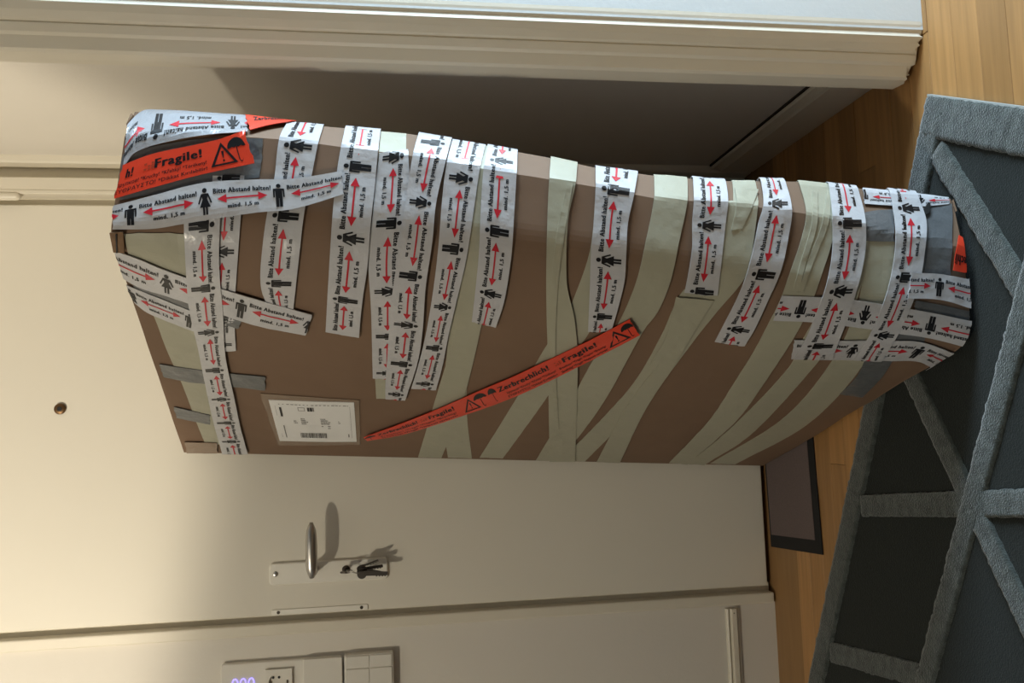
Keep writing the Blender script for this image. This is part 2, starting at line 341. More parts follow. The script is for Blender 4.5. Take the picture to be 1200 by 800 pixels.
for a, b, c_, d in ((0, MB, 0, MD), (MW-MB, MW, 0, MD), (MB, MW-MB, MD-MB+0.003, MD), (MB, MW-MB, 0.0, 0.008)):
    slab('mat_border', [mp(a, c_, 0)[:2], mp(b, c_, 0)[:2], mp(b, d, 0)[:2], mp(a, d, 0)[:2]], 0.0005, 0.003, MT['matborder'], dm)
# ------------------------------------------------------------------ rug with raised bands
rg = thing('rug', 'dark grey rug with raised light grey geometric pile bands lying on the oak floor', 'rug', (0, -0.9, 0))
RO = Vector((0.5086, -0.6995, 0)); R1 = Vector((-0.8970, 0.4421, 0)); R2 = Vector((-0.4421, -0.8970, 0))
RL, RWD = 1.49, 1.20
def rp(u, v, z=0): return RO+R1*u+R2*v+Vector((0, 0, z))
ZR = 0.0055
slab('rug_field', [rp(0.004, 0.004)[:2], rp(RL, 0.004)[:2], rp(RL, RWD)[:2], rp(0.004, RWD)[:2]], 0.0008, ZR, MT['rug'], rg)
def band(a, b, w, name='pile_band', seed=0, top=0.0112):
    a = Vector(a); b = Vector(b); d = (b-a); L = d.length; d.normalize(); nrm = Vector((-d.y, d.x))
    n = max(2, int(L/0.0065)); mcols = 7; vs = []; fs = []
    for i in range(n+1):
        for j in range(mcols):
            s = (-1, -0.93, -0.7, 0, 0.7, 0.93, 1)[j]; q = a+d*(L*i/n)
            edge = 0.0025*noise.noise(Vector((q.x*180+seed, q.y*180, s*3)))
            q = q + nrm*(s*w/2 + s*edge*1.2)
            h = [0.0, 0.9, 1.0, 0.98, 1.0, 0.9, 0.0][j]
            if i in (0, n): h *= 0.3
            z = ZR-0.002 + (top-ZR+0.002)*h + (0.0016*noise.noise(Vector((q.x*140, q.y*140, 7.7))) + 0.0012*noise.noise(Vector((q.x*45, q.y*45, 2.2))))*(h > 0)
            vs.append(rp(q.x, q.y, z))
    for i in range(n):
        for j in range(mcols-1):
            k0 = i*mcols+j; fs.append((k0, k0+1, k0+mcols+1, k0+mcols))
    o = mesh_obj(name, vs, fs, MT['pile'], rg, smooth=True)
    bb = bmesh.new(); bb.from_mesh(o.data); bmesh.ops.recalc_face_normals(bb, faces=bb.faces)
    if sum(f.normal.z for f in bb.faces) < 0: bmesh.ops.reverse_faces(bb, faces=bb.faces)
    bb.to_mesh(o.data); bb.free()
    return o
band((0, 0.026), (RL, 0.026), 0.052, 'border_band')
band((0.034, 0.0), (0.034, RWD), 0.066, 'border_band')
slab('edge_binding', [rp(0.0, 0.0)[:2], rp(0.0035, 0.0)[:2], rp(0.0035, RWD)[:2], rp(0.0, RWD)[:2]], 0.001, 0.0085, MT['binding'], rg)
W_ = 0.041
for i, (a, b) in enumerate((((0.08, 0.048), (0.245, 0.312)), ((0.41, 0.048), (0.575, 0.312)), ((0.74, 0.048), (0.575, 0.312)), ((1.08, 0.048), (0.905, 0.312)), ((0.41, 0.576), (0.575, 0.312)), ((0.74, 0.576), (0.575, 0.312)), ((0.08, 0.576), (0.245, 0.312)))):
    band(a, b, W_, top=0.0106+0.0001*i)
band((0.06, 0.312), (RL-0.02, 0.312), W_, top=0.0113)
band((0.06, 0.84), (RL-0.02, 0.84), W_)
# ------------------------------------------------------------------ the taped carton
bx = thing('cardboard_box', 'tall dented cardboard box wrapped in white, cream and orange tape leaning by the door', 'box', (0.1, -0.4, 0.0))
def col3(path, y0, y1):            # pixel path (top -> bottom) at depths y0 (top) .. y1 (bottom)
    n = len(path); L = [0.0]
    for i in range(1, n): L.append(L[-1]+math.dist(path[i], path[i-1]))
    return np.array([hit(px, py, 1, y0+(y1-y0)*l/L[-1]) for (px, py), l in zip(path, L)])
def by_t(P, T):                    # resample a column by height, t = 0 bottom, 1 top
    P = P[::-1]; z = P[:, 2]; t = (z-z[0])/(z[-1]-z[0])
    return np.stack([np.interp(T, t, P[:, k]) for k in range(3)], -1)
NV = 240
T = np.linspace(0, 1, NV+1)
c_left = by_t(np.array([[-0.044, -0.012, 1.315], [-0.121, -0.012, 0.009]]), T)
c_cor = by_t(col3([(129, 275), (400, 307), (700, 345), (1000, 383), (1140, 401)], -0.70, -0.763), T)
c_cre = by_t(col3([(146, 160), (250, 157), (330, 163), (500, 186), (600, 203), (680, 216), (766, 232), (850, 237), (980, 256), (1050, 275), (1128, 290)], -0.70, -0.772), T)
c_sil = by_t(col3([(158, 131), (205, 132), (290, 138), (345, 145), (480, 157), (560, 170), (640, 184), (700, 197), (760, 205), (840, 212), (940, 213), (1000, 220), (1060, 226), (1116, 233)], -0.655, -0.745), T)
c_mid = by_t(col3([(132, 215), (1147, 345)], -0.70, -0.752), T)
c_back = c_left + np.array([0.205, 0.0, 0.0])
c_back[:, 0] = np.linspace(0.09, 0.17, NV+1)
rad = np.interp(T, [0, 0.05, 0.3, 0.6, 0.93, 1], [0.03, 0.05, 0.10, 0.10, 0.05, 0.015])[:, None]
def unit(v): return v/np.linalg.norm(v, axis=-1, keepdims=True)
K = c_cor; A2 = K+unit(c_left-K)*rad*1.5; B2 = K+unit(c_cre-K)*np.minimum(rad, 0.09)
cols = []
nA, nK, nB, nC, nD = 44, 22, 12, 8, 6
outw = np.array([-0.93, -0.33, 0.0])
bul = (np.sin(np.pi*T)[:, None])*0.012
for i in range(nA): s = i/nA; cols.append(c_left+(A2-c_left)*s+outw*bul*math.sin(math.pi*s)*0.6)
for i in range(nK): s = i/nK; cols.append(A2*(1-s)**2+K*2*s*(1-s)*1.0+B2*s*s)
for i in range(nB): s = i/nB; cols.append(B2+(c_cre-B2)*s)
for i in range(nC): s = i/nC; cols.append(c_cre+(c_sil-c_cre)*s)
iS = len(cols)
for i in range(nD+1): s = i/nD; cols.append(c_sil+(c_back-c_sil)*s)
G = np.stack(cols, 0)                                    # [u, v, 3]
NUc = G.shape[0]
# dents and soft buckles of the cardboard
for i in range(NUc):
    for j in range(0, NV+1):
        p = G[i, j]
        w = min(1, i/4.0)*(1 if i < iS else 0.3)
        G[i, j] = p + outw*w*(0.0022*noise.noise(Vector((p[0]*9, p[1]*9, p[2]*9))) + 0.0008*noise.noise(Vector(p*26)))
G[:, :, 2] = np.maximum(G[:, :, 2], np.interp(G[:, :, 1], [-0.46, -0.30], [0.0165, 0.009]))
du = np.gradient(G, axis=0); dv = np.gradient(G, axis=1)
Nn = unit(np.cross(du, dv))
if (Nn[20, 100]@np.array([-1, -0.3, 0])) < 0: Nn = -Nn
PX = project(G[:iS+1].reshape(-1, 3)).reshape(iS+1, NV+1, 2)
PXf = PX.reshape(-1, 2)
def bil(Arr, u, v):
    u = np.clip(u, 0, Arr.shape[0]-1.0001); v = np.clip(v, 0, Arr.shape[1]-1.0001)
    i = u.astype(int); j = v.astype(int); a = (u-i)[..., None]; b = (v-j)[..., None]
    return (Arr[i, j]*(1-a)+Arr[i+1, j]*a)*(1-b)+(Arr[i, j+1]*(1-a)+Arr[i+1, j+1]*a)*b
def uv_of(pix):
    pix = np.asarray(pix, float); out = np.zeros((len(pix), 2))
    for n, q in enumerate(pix):
        k = int(np.argmin(((PXf-q)**2).sum(1))); u, v = divmod(k, NV+1); u, v = float(u), float(v)
        for it in range(3):
            uu = np.array([u, min(u+0.5, iS), max(u-0.5, 0), u, u]); vv = np.array([v, v, v, min(v+0.5, NV), max(v-0.5, 0)])
            p = bil(PX, uu, vv)
            J = np.stack([(p[1]-p[2])/max(uu[1]-uu[2], 1e-6), (p[3]-p[4])/max(vv[3]-vv[4], 1e-6)], 1)
            try: d = np.linalg.solve(J, q-p[0])
            except Exception: break
            u = float(np.clip(u+np.clip(d[0], -1, 1), 0, iS)); v = float(np.clip(v+np.clip(d[1], -1, 1), 0, NV))
        out[n] = u, v
    return out
# carton body mesh: wrapped sides, closed ends
vs = G.reshape(-1, 3).tolist(); fs = []
W1 = NV+1
for i in range(NUc-1):
    for j in range(NV): fs.append((i*W1+j, (i+1)*W1+j, (i+1)*W1+j+1, i*W1+j+1))
for j in range(NV): fs.append(((NUc-1)*W1+j, j, j+1, (NUc-1)*W1+j+1))
fs.append([i*W1 for i in range(NUc)][::-1]); fs.append([i*W1+NV for i in range(NUc)])
body = mesh_obj('carton', vs, fs, MT['card'], bx)
bb = bmesh.new(); bb.from_mesh(body.data); bmesh.ops.recalc_face_normals(bb, faces=bb.faces); bb.to_mesh(body.data); bb.free()
# ---- lettering meshes
GL = {}
def glyphs(txt, bold=0.022):
    if txt in GL: return GL[txt]
    cu = bpy.data.curves.new('t', 'FONT'); cu.body = txt; cu.size = 1.0; cu.offset = min(bold, 0.012); cu.resolution_u = 2; cu.space_character = 1.14 if bold > 0.02 else 1.04
    o = bpy.data.objects.new('t', cu); C.objects.link(o)
    dg = bpy.context.evaluated_depsgraph_get(); me = bpy.data.meshes.new_from_object(o.evaluated_get(dg))
    v = np.array([p.co[:2] for p in me.vertices]) if len(me.vertices) else np.zeros((0, 2)); f = [list(p.vertices) for p in me.polygons]
    bpy.data.objects.remove(o); bpy.data.curves.remove(cu); bpy.data.meshes.remove(me)
    if bold > 0.02:                                   # heavy face: the same letters doubled a hair apart
        n = len(v); v = np.concatenate([v+np.array([dx, 0]) for dx in (-0.038, 0.0, 0.038)]); f = [[i+n*k for i in g] for k in range(3) for g in f]
    v[:, 0] -= v[:, 0].min(); w = v[:, 0].max(); v[:, 0] /= w; v[:, 1] /= 0.72
    GL[txt] = (v, f); return GL[txt]
def rect(x0, x1, y0, y1): return np.array([[x0, y0], [x1, y0], [x1, y1], [x0, y1]])
def circ(cx, cy, r, n=12): return np.array([[cx+r*math.cos(2*math.pi*i/n), cy+r*math.sin(2*math.pi*i/n)] for i in range(n)])
MAN = [circ(0, 0.905, 0.095), np.array([[-0.215, 0.785], [-0.235, 0.75], [-0.235, 0.40], [-0.17, 0.40], [-0.165, 0.69], [-0.142, 0.69], [-0.138, 0.0], [-0.012, 0.0], [-0.012, 0.36], [0.012, 0.36], [0.012, 0.0], [0.138, 0.0], [0.142, 0.69], [0.165, 0.69], [0.17, 0.40], [0.235, 0.40], [0.235, 0.75], [0.215, 0.785]])]
WOM = [circ(0, 0.905, 0.095), np.array([[-0.15, 0.785], [-0.285, 0.44], [-0.225, 0.42], [-0.125, 0.67], [-0.09, 0.58], [-0.22, 0.30], [-0.10, 0.30], [-0.10, 0.0], [-0.02, 0.0], [-0.02, 0.30], [0.02, 0.30], [0.02, 0.0], [0.10, 0.0], [0.10, 0.30], [0.22, 0.30], [0.09, 0.58], [0.125, 0.67], [0.225, 0.42], [0.285, 0.44], [0.15, 0.785]])]
def smooth_path(P, n):
    P = np.array(P, float)
    d = np.r_[0, np.cumsum(np.linalg.norm(np.diff(P, axis=0), axis=1))]; x = np.linspace(0, d[-1], n)
    if len(P) < 3: return np.stack([np.interp(x, d, P[:, k]) for k in (0, 1)], -1)
    m = np.zeros_like(P)
    for i in range(len(P)):
        a, b = max(i-1, 0), min(i+1, len(P)-1); m[i] = (P[b]-P[a])/(d[b]-d[a])
    idx = np.clip(np.searchsorted(d, x, 'right')-1, 0, len(P)-2); h = (d[idx+1]-d[idx])[:, None]; t = ((x-d[idx])[:, None])/h
    return (2*t**3-3*t**2+1)*P[idx]+(t**3-2*t**2+t)*h*m[idx]+(-2*t**3+3*t**2)*P[idx+1]+(t**3-t**2)*h*m[idx+1]
def lift(S, layer, extra=0.0):
    P = bil(G, S[..., 0], S[..., 1]); N = bil(Nn, S[..., 0], S[..., 1]); N = N/np.linalg.norm(N, axis=-1, keepdims=True)
    return P, N, 0.0005+0.0012*layer+extra
class Tape:
    def __init__(s, name, up, dn, m, layer, rev=False, wrap=None, parent=None, crinkle=0.0, jag=0.0):
        nS = 36
        a = smooth_path(up, nS); b = smooth_path(dn, nS)
        if rev: a, b = a[::-1], b[::-1]
        nb = 5; be = np.linspace(0, 1, nb)
        pix = a[:, None]*(1-be)[None, :, None]+b[:, None]*be[None, :, None]
        S = uv_of(pix.reshape(-1, 2)).reshape(nS, nb, 2)
        if wrap:                                   # carry the strip round the far edge of the carton
            st = (wrap == 's') != rev
            e = S[:1].copy() if st else S[-1:].copy()
            e1 = e.copy(); e1[..., 0] = iS+0.25; e0 = e.copy(); e0[..., 0] = np.maximum(e0[..., 0], iS-0.02)
            S = np.concatenate([e1, e0, S]) if st else np.concatenate([S, e0, e1])
            pe = pix[:1] if st else pix[-1:]
            pix = np.concatenate([pe, pe, pix]) if st else np.concatenate([pix, pe, pe])
        P = bil(G, S[..., 0], S[..., 1]); mid = P[:, nb//2]
        arc = np.r_[0, np.cumsum(np.linalg.norm(np.diff(mid, axis=0), axis=1))]
        arc += np.arange(len(arc))*1e-7
        s.L = arc[-1]; s.na = max(6, int(s.L/0.005)); s.nb = 9; xs = np.linspace(0, s.L, s.na+1)
        F = np.zeros((s.na+1, nb, 2))
        for j in range(nb):
            for k in range(2): F[:, j, k] = np.interp(xs, arc, S[:, j, k])
        S2 = np.zeros((s.na+1, s.nb, 2)); b2 = np.linspace(0, 1, s.nb)
        for i in range(s.na+1):
            for k in range(2): S2[i, :, k] = np.interp(b2, be, F[i, :, k])
        s.pix = np.stack([np.interp(xs, arc, pix[:, nb//2, k]) for k in range(2)], -1)
        P, N, off = lift(S2, layer)
        s.P = P+N*off
        if crinkle:
            for i in range(s.na+1):
                for j in range(s.nb):
                    q = Vector(P[i, j]*np.array([60, 60, 60]))+Vector((layer*3.1, 0, 0))
                    s.P[i, j] += N[i, j]*crinkle*max(0, noise.noise(q)+0.1)
        if jag:                                     # torn end edges
            for e in (0, s.na):
                t = s.P[1]-s.P[0] if e == 0 else s.P[-2]-s.P[-1]
                for j in range(s.nb): s.P[e, j] += t[j]*jag*random.random()
        s.N = N; s.W = float(np.median(np.linalg.norm(P[:, 0]-P[:, -1], axis=-1)))
        n1 = s.nb; vs = s.P.reshape(-1, 3).tolist(); fs = []
        ccw = np.dot(np.cross(s.P[1, 0]-s.P[0, 0], s.P[0, 1]-s.P[0, 0]), N[0, 0]) > 0
        for i in range(s.na):
            for j in range(n1-1):
                q = (i*n1+j, (i+1)*n1+j, (i+1)*n1+j+1, i*n1+j+1); fs.append(q if ccw else q[::-1])
        rim = [(i, 0) for i in range(s.na+1)]+[(s.na, j) for j in range(1, n1)]+[(i, n1-1) for i in range(s.na-1, -1, -1)]+[(0, j) for j in range(n1-2, 0, -1)]
        base = len(vs)
        for (i, j) in rim: vs.append((s.P[i, j]-N[i, j]*0.0012).tolist())
        for k, (i, j) in enumerate(rim):
            k2 = (k+1) % len(rim); i2, j2 = rim[k2]; q = (i*n1+j, base+k, base+k2, i2*n1+j2); fs.append(q if ccw else q[::-1])
        s.o = mesh_obj(name, vs, fs, m, parent or bx, smooth=False)
        s.bufs = {}
    def arc_of(s, px, py):
        d = ((s.pix-np.array([px, py]))**2).sum(1); return float(np.argmin(d))/s.na*s.L
    def put(s, key, poly, faces=None):            # poly: (arc metres, b in 0..1 from the lower edge)
        poly = np.asarray(poly, float)
        if poly[:, 0].max() <= 0.0005 or poly[:, 0].min() >= s.L-0.0005: return
        V, Fc = s.bufs.setdefault(key, ([], []))
        n0 = len(V); a = np.clip(poly[:, 0], 0, s.L)/s.L*s.na; b = (1-np.clip(poly[:, 1], 0.0, 1.0))*(s.nb-1)
        Q = bil(s.P, a, b)+bil(s.N, a, b)*0.0005
        V.extend(Q.tolist())
        for f in (faces or [list(range(len(poly)))]): Fc.append([n0+i for i in f])
    def text(s, key, txt, a0, a1, b0, h, bold=0.022):
        v, f = glyphs(txt, bold); q = np.stack([a0+v[:, 0]*(a1-a0), b0+v[:, 1]*h], -1)
        # split in glyph-sized islands so that clipping at the ends stays local
        keep = [g for g in f if 0 < np.mean([q[i, 0] for i in g]) < s.L]
        if keep:
            used = sorted({i for g in keep for i in g}); mp_ = {u: k for k, u in enumerate(used)}
            s.put(key, q[used], [[mp_[i] for i in g] for g in keep])
    def bar(s, key, a0, a1, b0, b1, step=0.004):
        n = max(1, int(abs(a1-a0)/step)); xs = np.linspace(a0, a1, n+1)
        for i in range(n):
            if xs[i+1] > 0 and xs[i] < s.L: s.put(key, rect(max(xs[i], 0), min(xs[i+1], s.L), b0, b1))
    def flush(s, names):
        for key, (V, Fc) in s.bufs.items():
            nm = names[key[0] if isinstance(key, tuple) else key]
            o = mesh_obj(nm[0], V, Fc, MT[nm[1]], s.o)
            if not isinstance(key, tuple): o['kind'] = 'stuff'
        s.bufs = {}
def tess(q, n=1):
    from mathutils.geometry import tessellate_polygon
    v = [np.array(p) for p in q]; f = [list(t) for t in tessellate_polygon([[Vector((p[0]*20, p[1], 0)) for p in q]])]
    for _ in range(n):
        g = []; mid = {}
        def m(a, b):
            k = (min(a, b), max(a, b))
            if k not in mid: mid[k] = len(v); v.append((v[a]+v[b])/2)
            return mid[k]
        for a, b, c in f:
            x, y, z = m(a, b), m(b, c), m(c, a); g += [[a, x, z], [x, b, y], [z, y, c], [x, y, z]]
        f = g
    return np.array(v), f
def figure(tp, a, kind, P_, sx):
    h = 0.72; b0 = 0.13; w = h*sx
    for poly in (MAN if kind == 'm' else WOM):
        q = np.stack([a+poly[:, 0]*w, b0+poly[:, 1]*h], -1)
        c = q[:, 0].mean()
        if 0 < c < tp.L: tp.put(('fig', round(a, 4)), *tess(q))
def distance_tape(up, dn, figs, layer, rev=False, wrap=None, P=None, m='film'):
    tp = Tape('warning_tape', up, dn, MT[m], layer, rev, wrap, crinkle=0.0007, jag=0.4)
    A = sorted((tp.arc_of(x, y), k) for x, y, k in figs)
    if P is None: P = float(np.median([A[i+1][0]-A[i][0] for i in range(len(A)-1)])) if len(A) > 1 else tp.W*2.15
    k0 = A[0]; k1 = A[-1]; alt = {'m': 'w', 'w': 'm'}
    A = [(k0[0]-P, alt[k0[1]])]+A+[(k1[0]+P, alt[k1[1]])]
    if A[0][0] > 0: A = [(A[0][0]-P, alt[A[0][1]])]+A
    if A[-1][0] < tp.L: A = A+[(A[-1][0]+P, alt[A[-1][1]])]
    for i, (a, kd) in enumerate(A):
        p = (A[i+1][0]-a) if i+1 < len(A) else P
        pl = P if i == 0 else 0.5*(p+a-A[i-1][0])
        figure(tp, a, kd, p, pl*0.46)
        if i+1 == len(A): break
        tp.text('txt', 'Bitte Abstand halten!', a+0.115*p, a+0.895*p, 0.66, 0.145, 0.042)
        tp.text('txt', 'mind. 1,5 m', a+0.30*p, a+0.72*p, 0.225, 0.12, 0.042)
        x0, x1 = a+0.165*p, a+0.845*p; hl = 0.125*p; cb = 0.50
        xs = np.linspace(x0+hl, x1-hl, 14); n = len(xs)
        q = [[x, cb-0.024] for x in xs]+[[x, cb+0.024] for x in xs]+[[x0, cb], [x0+hl, cb-0.12], [x0+hl, cb+0.12], [x1, cb], [x1-hl, cb-0.12], [x1-hl, cb+0.12]]
        fc = [[j, j+1, n+j+1, n+j] for j in range(n-1)]+[[2*n, 2*n+1, 0, n, 2*n+2], [2*n+3, 2*n+5, 2*n-1, n-1, 2*n+4]]
        tp.put(('arr', i), q, fc)
    tp.flush({'fig': ('person_symbol', 'black'), 'txt': ('printed_lettering', 'black'), 'arr': ('arrow_symbol', 'red')})
    return tp
def plain(name, a, b, m, layer, wrap=None, crinkle=0.0006): return Tape(name, a, b, MT[m], layer, False, wrap, crinkle=crinkle, jag=0.5)
# ---- cream masking tape (left edge, right edge; photo pixels, top to bottom)
CRE = [
 ([(145, 272), (160, 330), (180, 368), (196, 410), (214, 450), (232, 498), (241, 520)], [(216, 272), (222, 330), (230, 368), (240, 410), (250, 450), (259, 498), (262, 520)], 1, None),
 ([(446, 158), (442, 200), (436, 260), (433, 320), (437, 400), (441, 467)], [(476, 160), (476, 200), (478, 260), (478, 320), (477, 400), (476, 467)], 0, 's'),
 ([(548, 170), (543, 240), (541, 320), (532, 395), (518, 441), (505, 485), (490, 535)], [(580, 175), (578, 240), (576, 320), (566, 372), (551, 438), (536, 490), (517, 536)], 1, 's'),
 ([(540, 250), (534, 330), (522, 430), (520, 500), (525, 536)], [(568, 250), (562, 330), (549, 430), (547, 482), (553, 537)], 0, None),
 ([(698, 225), (692, 290), (676, 340), (655, 385), (640, 405), (606, 465), (562, 536)], [(737, 225), (731, 290), (713, 340), (690, 390), (672, 415), (641, 465), (589, 537)], 0, None),
 ([(645, 185), (643, 214), (641, 260), (640, 330), (642, 420), (643, 480), (644, 539)], [(676, 190), (674, 216), (665, 260), (664, 330), (673, 370), (677, 420), (674, 539)], 3, 's'),
 ([(766, 205), (766, 233), (757, 280), (745, 330), (722, 382), (697, 417), (668, 470), (628, 538)], [(805, 210), (805, 236), (796, 280), (785, 330), (770, 365), (755, 384), (707, 470), (656, 539)], 2, 's'),
 ([(858, 214), (859, 236), (848, 285), (828, 325), (800, 340), (776, 390), (746, 443), (713, 482), (657, 539)], [(885, 214), (888, 236), (882, 285), (872, 325), (838, 362), (806, 396), (776, 440), (742, 482), (685, 540)], 1, 's'),
 ([(852, 236), (846, 285), (830, 335), (806, 380), (776, 420), (737, 470), (699, 540)], [(888, 236), (882, 285), (874, 322), (838, 366), (811, 400), (760, 472), (726, 541)], 2, None),
 ([(935, 213), (944, 250), (937, 284), (924, 322), (914, 350), (899, 380), (882, 412), (857, 452), (832, 490), (784, 541)], [(975, 217), (980, 254), (973, 288), (962, 322), (952, 350), (938, 380), (918, 413), (892, 452), (864, 490), (805, 543)], 2, 's'),
 ([(985, 270), (980, 320), (962, 360), (942, 394), (924, 430), (857, 500), (805, 543)], [(1018, 270), (1012, 320), (1000, 360), (980, 394), (951, 432), (880, 508), (825, 544)], 1, None),
 ([(1012, 282), (1010, 330), (1002, 365), (976, 421), (920, 488), (832, 543)], [(1048, 280), (1046, 330), (1040, 365), (1016, 421), (950, 494), (861, 544)], 0, None),
]
for a, b, ly, wr in CRE: plain('masking_tape', a, b, 'crepe', ly, wr)
# folded second layers seen as narrow ridges
plain('masking_tape', [(665, 214), (654, 262), (646, 330), (646, 420), (650, 500)], [(671, 216), (663, 262), (654, 330), (651, 420), (655, 500)], 'crepe', 4, None, 0.0012)
plain('masking_tape', [(792, 345), (780, 392), (762, 424)], [(836, 350), (806, 398), (790, 425)], 'crepe', 4, None, 0.0012)
plain('masking_tape', [(968, 224), (962, 262), (948, 300), (934, 340)], [(974, 226), (969, 264), (954, 302), (940, 342)], 'crepe', 3, None, 0.0015)
plain('masking_tape', [(951, 224), (950, 262), (939, 300), (928, 340)], [(957, 226), (956, 264), (945, 302), (934, 342)], 'crepe', 3, None, 0.0015)
plain('masking_tape', [(860, 222), (862, 240), (856, 270)], [(888, 224), (882, 240), (868, 270)], 'crepe', 3, None, 0.0012)
# ---- grey duct tape
DUC = [
 ([(142, 182), (180, 172), (240, 163), (310, 163)], [(140, 235), (180, 228), (240, 218), (306, 208)], 1),
 ([(150, 315), (190, 330), (240, 352), (286, 372)], [(158, 336), (196, 350), (240, 370), (280, 384)], 2),
 ([(186, 425), (220, 430), (260, 435), (312, 440)], [(192, 440), (222, 446), (260, 450), (312, 456)], 2),
 ([(203, 475), (225, 480), (247, 485)], [(207, 488), (226, 492), (247, 496)], 2),
 ([(1016, 415), (1004, 440), (984, 461)], [(1050, 415), (1034, 440), (1010, 465)], 1),
 ([(1010, 250), (1028, 247), (1047, 246)], [(1012, 282), (1030, 283), (1048, 283)], 1),
 ([(1076, 238), (1095, 236), (1117, 240)], [(1080, 322), (1098, 322), (1114, 322)], 1),
 ([(1072, 352), (1105, 358), (1140, 366)], [(1070, 364), (1105, 370), (1137, 376)], 1),
 ([(1040, 385), (1062, 390), (1085, 396)], [(1036, 400), (1060, 404), (1082, 407)], 0),
]
for a, b, ly in DUC: plain('duct_tape', a, b, 'duct', ly, None, 0.0008)
plain('clear_tape', [(215, 516), (255, 517)], [(219, 529), (256, 529)], 'clear', 3, None, 0.0012)
# ---- white "keep your distance" tape
m, w = 'm', 'w'
def L_(up, dn, figs, ly, wrap='s'): return distance_tape(up, dn, figs, ly, True, wrap)      # heads point to the photo's left
def R_(lf, rt, figs, ly, wrap='s'): return distance_tape(rt, lf, figs, ly, False, wrap)     # heads point to the photo's right
R_([(217, 232), (217, 262), (219, 310), (223, 360), (232, 400), (240, 440), (250, 488), (261, 529)], [(262, 228), (259, 262), (258, 310), (262, 360), (265, 412), (275, 462), (283, 500), (291, 529)], [(242, 265, m), (237, 334, m), (237, 386, w), (250, 430, m), (256, 465, w), (262, 492, m), (269, 514, w)], 5, None)
L_([(250, 205), (246, 260), (242, 320), (240, 370), (244, 411)], [(287, 205), (283, 250), (277, 330), (275, 370), (277, 410)], [(270, 209, m), (265, 294, w), (258, 352, m), (262, 402, w)], 2, None)
L_([(337, 146), (328, 163), (322, 210), (312, 260), (306, 312), (307, 338), (316, 359)], [(379, 150), (373, 170), (366, 205), (357, 250), (351, 300), (347, 335), (344, 362)], [(349, 171, w), (337, 253, m), (325, 329, m)], 3)
L_([(405, 152), (400, 174), (395, 205), (390, 255), (387, 300), (384, 350), (382, 386)], [(446, 156), (443, 180), (440, 215), (435, 260), (431, 310), (425, 350), (421, 393)], [(420, 197, m), (410, 280, w), (403, 348, m)], 4)
R_([(445, 180), (441, 210), (437, 250), (432, 305), (435, 360), (437, 442)], [(478, 176), (480, 210), (478, 250), (474, 305), (474, 360), (470, 443)], [(467, 184, w), (456, 263, m), (447, 341, w), (450, 392, m), (452, 436, w)], 2, None)
R_([(490, 161), (483, 188), (476, 232), (468, 290), (460, 340), (456, 390), (452, 447), (452, 464)], [(529, 166), (522, 192), (511, 240), (507, 280), (499, 335), (496, 380), (490, 420), (475, 466)], [(505, 172, m), (491, 239, w), (477, 318, m), (474, 377, w), (471, 423, m), (461, 457, w)], 5)
R_([(530, 166), (523, 194), (518, 236), (513, 296), (506, 350), (498, 395), (489, 430), (482, 453)], [(569, 171), (562, 200), (556, 240), (547, 300), (534, 355), (526, 390), (519, 425), (511, 455)], [(540, 208, w), (531, 290, m), (521, 357, w), (508, 405, m), (497, 446, w)], 3)
L_([(571, 172), (566, 203), (563, 250), (561, 300), (557, 340), (553, 374)], [(606, 177), (605, 204), (602, 255), (599, 300), (591, 350), (581, 381)], [(586, 192, w), (581, 270, m), (571, 342, w)], 4)
L_([(697, 195), (697, 228), (695, 262), (692, 295), (691, 330), (689, 386)], [(747, 203), (742, 230), (735, 262), (733, 300), (731, 330), (716, 386)], [(718, 224, m), (712, 304, w), (702, 367, m)], 4)
L_([(811, 210), (812, 236), (810, 262), (810, 290), (806, 318), (801, 342)], [(849, 212), (852, 236), (849, 262), (845, 300), (840, 346)], [(829, 265, w), (817, 341, m)], 4)
L_([(890, 213), (893, 240), (887, 262), (879, 300), (868, 335), (850, 372), (837, 397)], [(918, 213), (926, 247), (922, 278), (914, 315), (898, 352), (885, 380), (872, 402)], [(908, 242, w), (894, 321, m), (866, 383, w)], 5)
L_([(969, 216), (973, 252), (973, 296), (966, 335), (955, 365), (944, 392), (930, 417)], [(1002, 219), (1011, 256), (1012, 290), (1005, 328), (992, 370), (984, 392), (974, 418)], [(993, 264, m), (983, 341, w), (957, 399, m)], 5)
L_([(1042, 232), (1047, 275), (1044, 312), (1034, 352), (1016, 393), (1000, 418)], [(1074, 234), (1083, 262), (1081, 295), (1074, 335), (1053, 385), (1032, 420)], [(1060, 247, w), (1062, 325, m), (1027, 385, w)], 5)
# strips running along the carton's height
distance_tape([(134, 243), (180, 231), (240, 216), (300, 212), (345, 211), (402, 202)], [(133, 268), (180, 267), (215, 262), (300, 250), (345, 246), (404, 229)], [(153, 250, m), (244, 238, w), (330, 226, m)], 6, False, None)
distance_tape([(134, 290), (165, 301), (199, 315), (250, 332), (310, 350), (367, 366)], [(140, 320), (165, 334), (194, 343), (245, 360), (300, 378), (359, 390)], [(199, 328, w), (282, 357, m), (361, 380, w)], 4, False, None)
distance_tape([(145, 330), (170, 340), (195, 350), (232, 365)], [(158, 352), (172, 363), (192, 372), (228, 386)], [(155, 340, m), (222, 379, m)], 3, False, None, None)
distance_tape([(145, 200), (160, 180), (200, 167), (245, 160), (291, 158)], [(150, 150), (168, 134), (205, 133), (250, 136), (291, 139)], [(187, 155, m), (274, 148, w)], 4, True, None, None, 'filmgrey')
distance_tape([(904, 373), (950, 375), (1003, 381), (1050, 388), (1090, 394), (1132, 404)], [(914, 345), (955, 347), (1003, 351), (1050, 359), (1090, 366), (1138, 377)], [(938, 360, m), (1013, 365, w), (1089, 378, m)], 4, True, None)
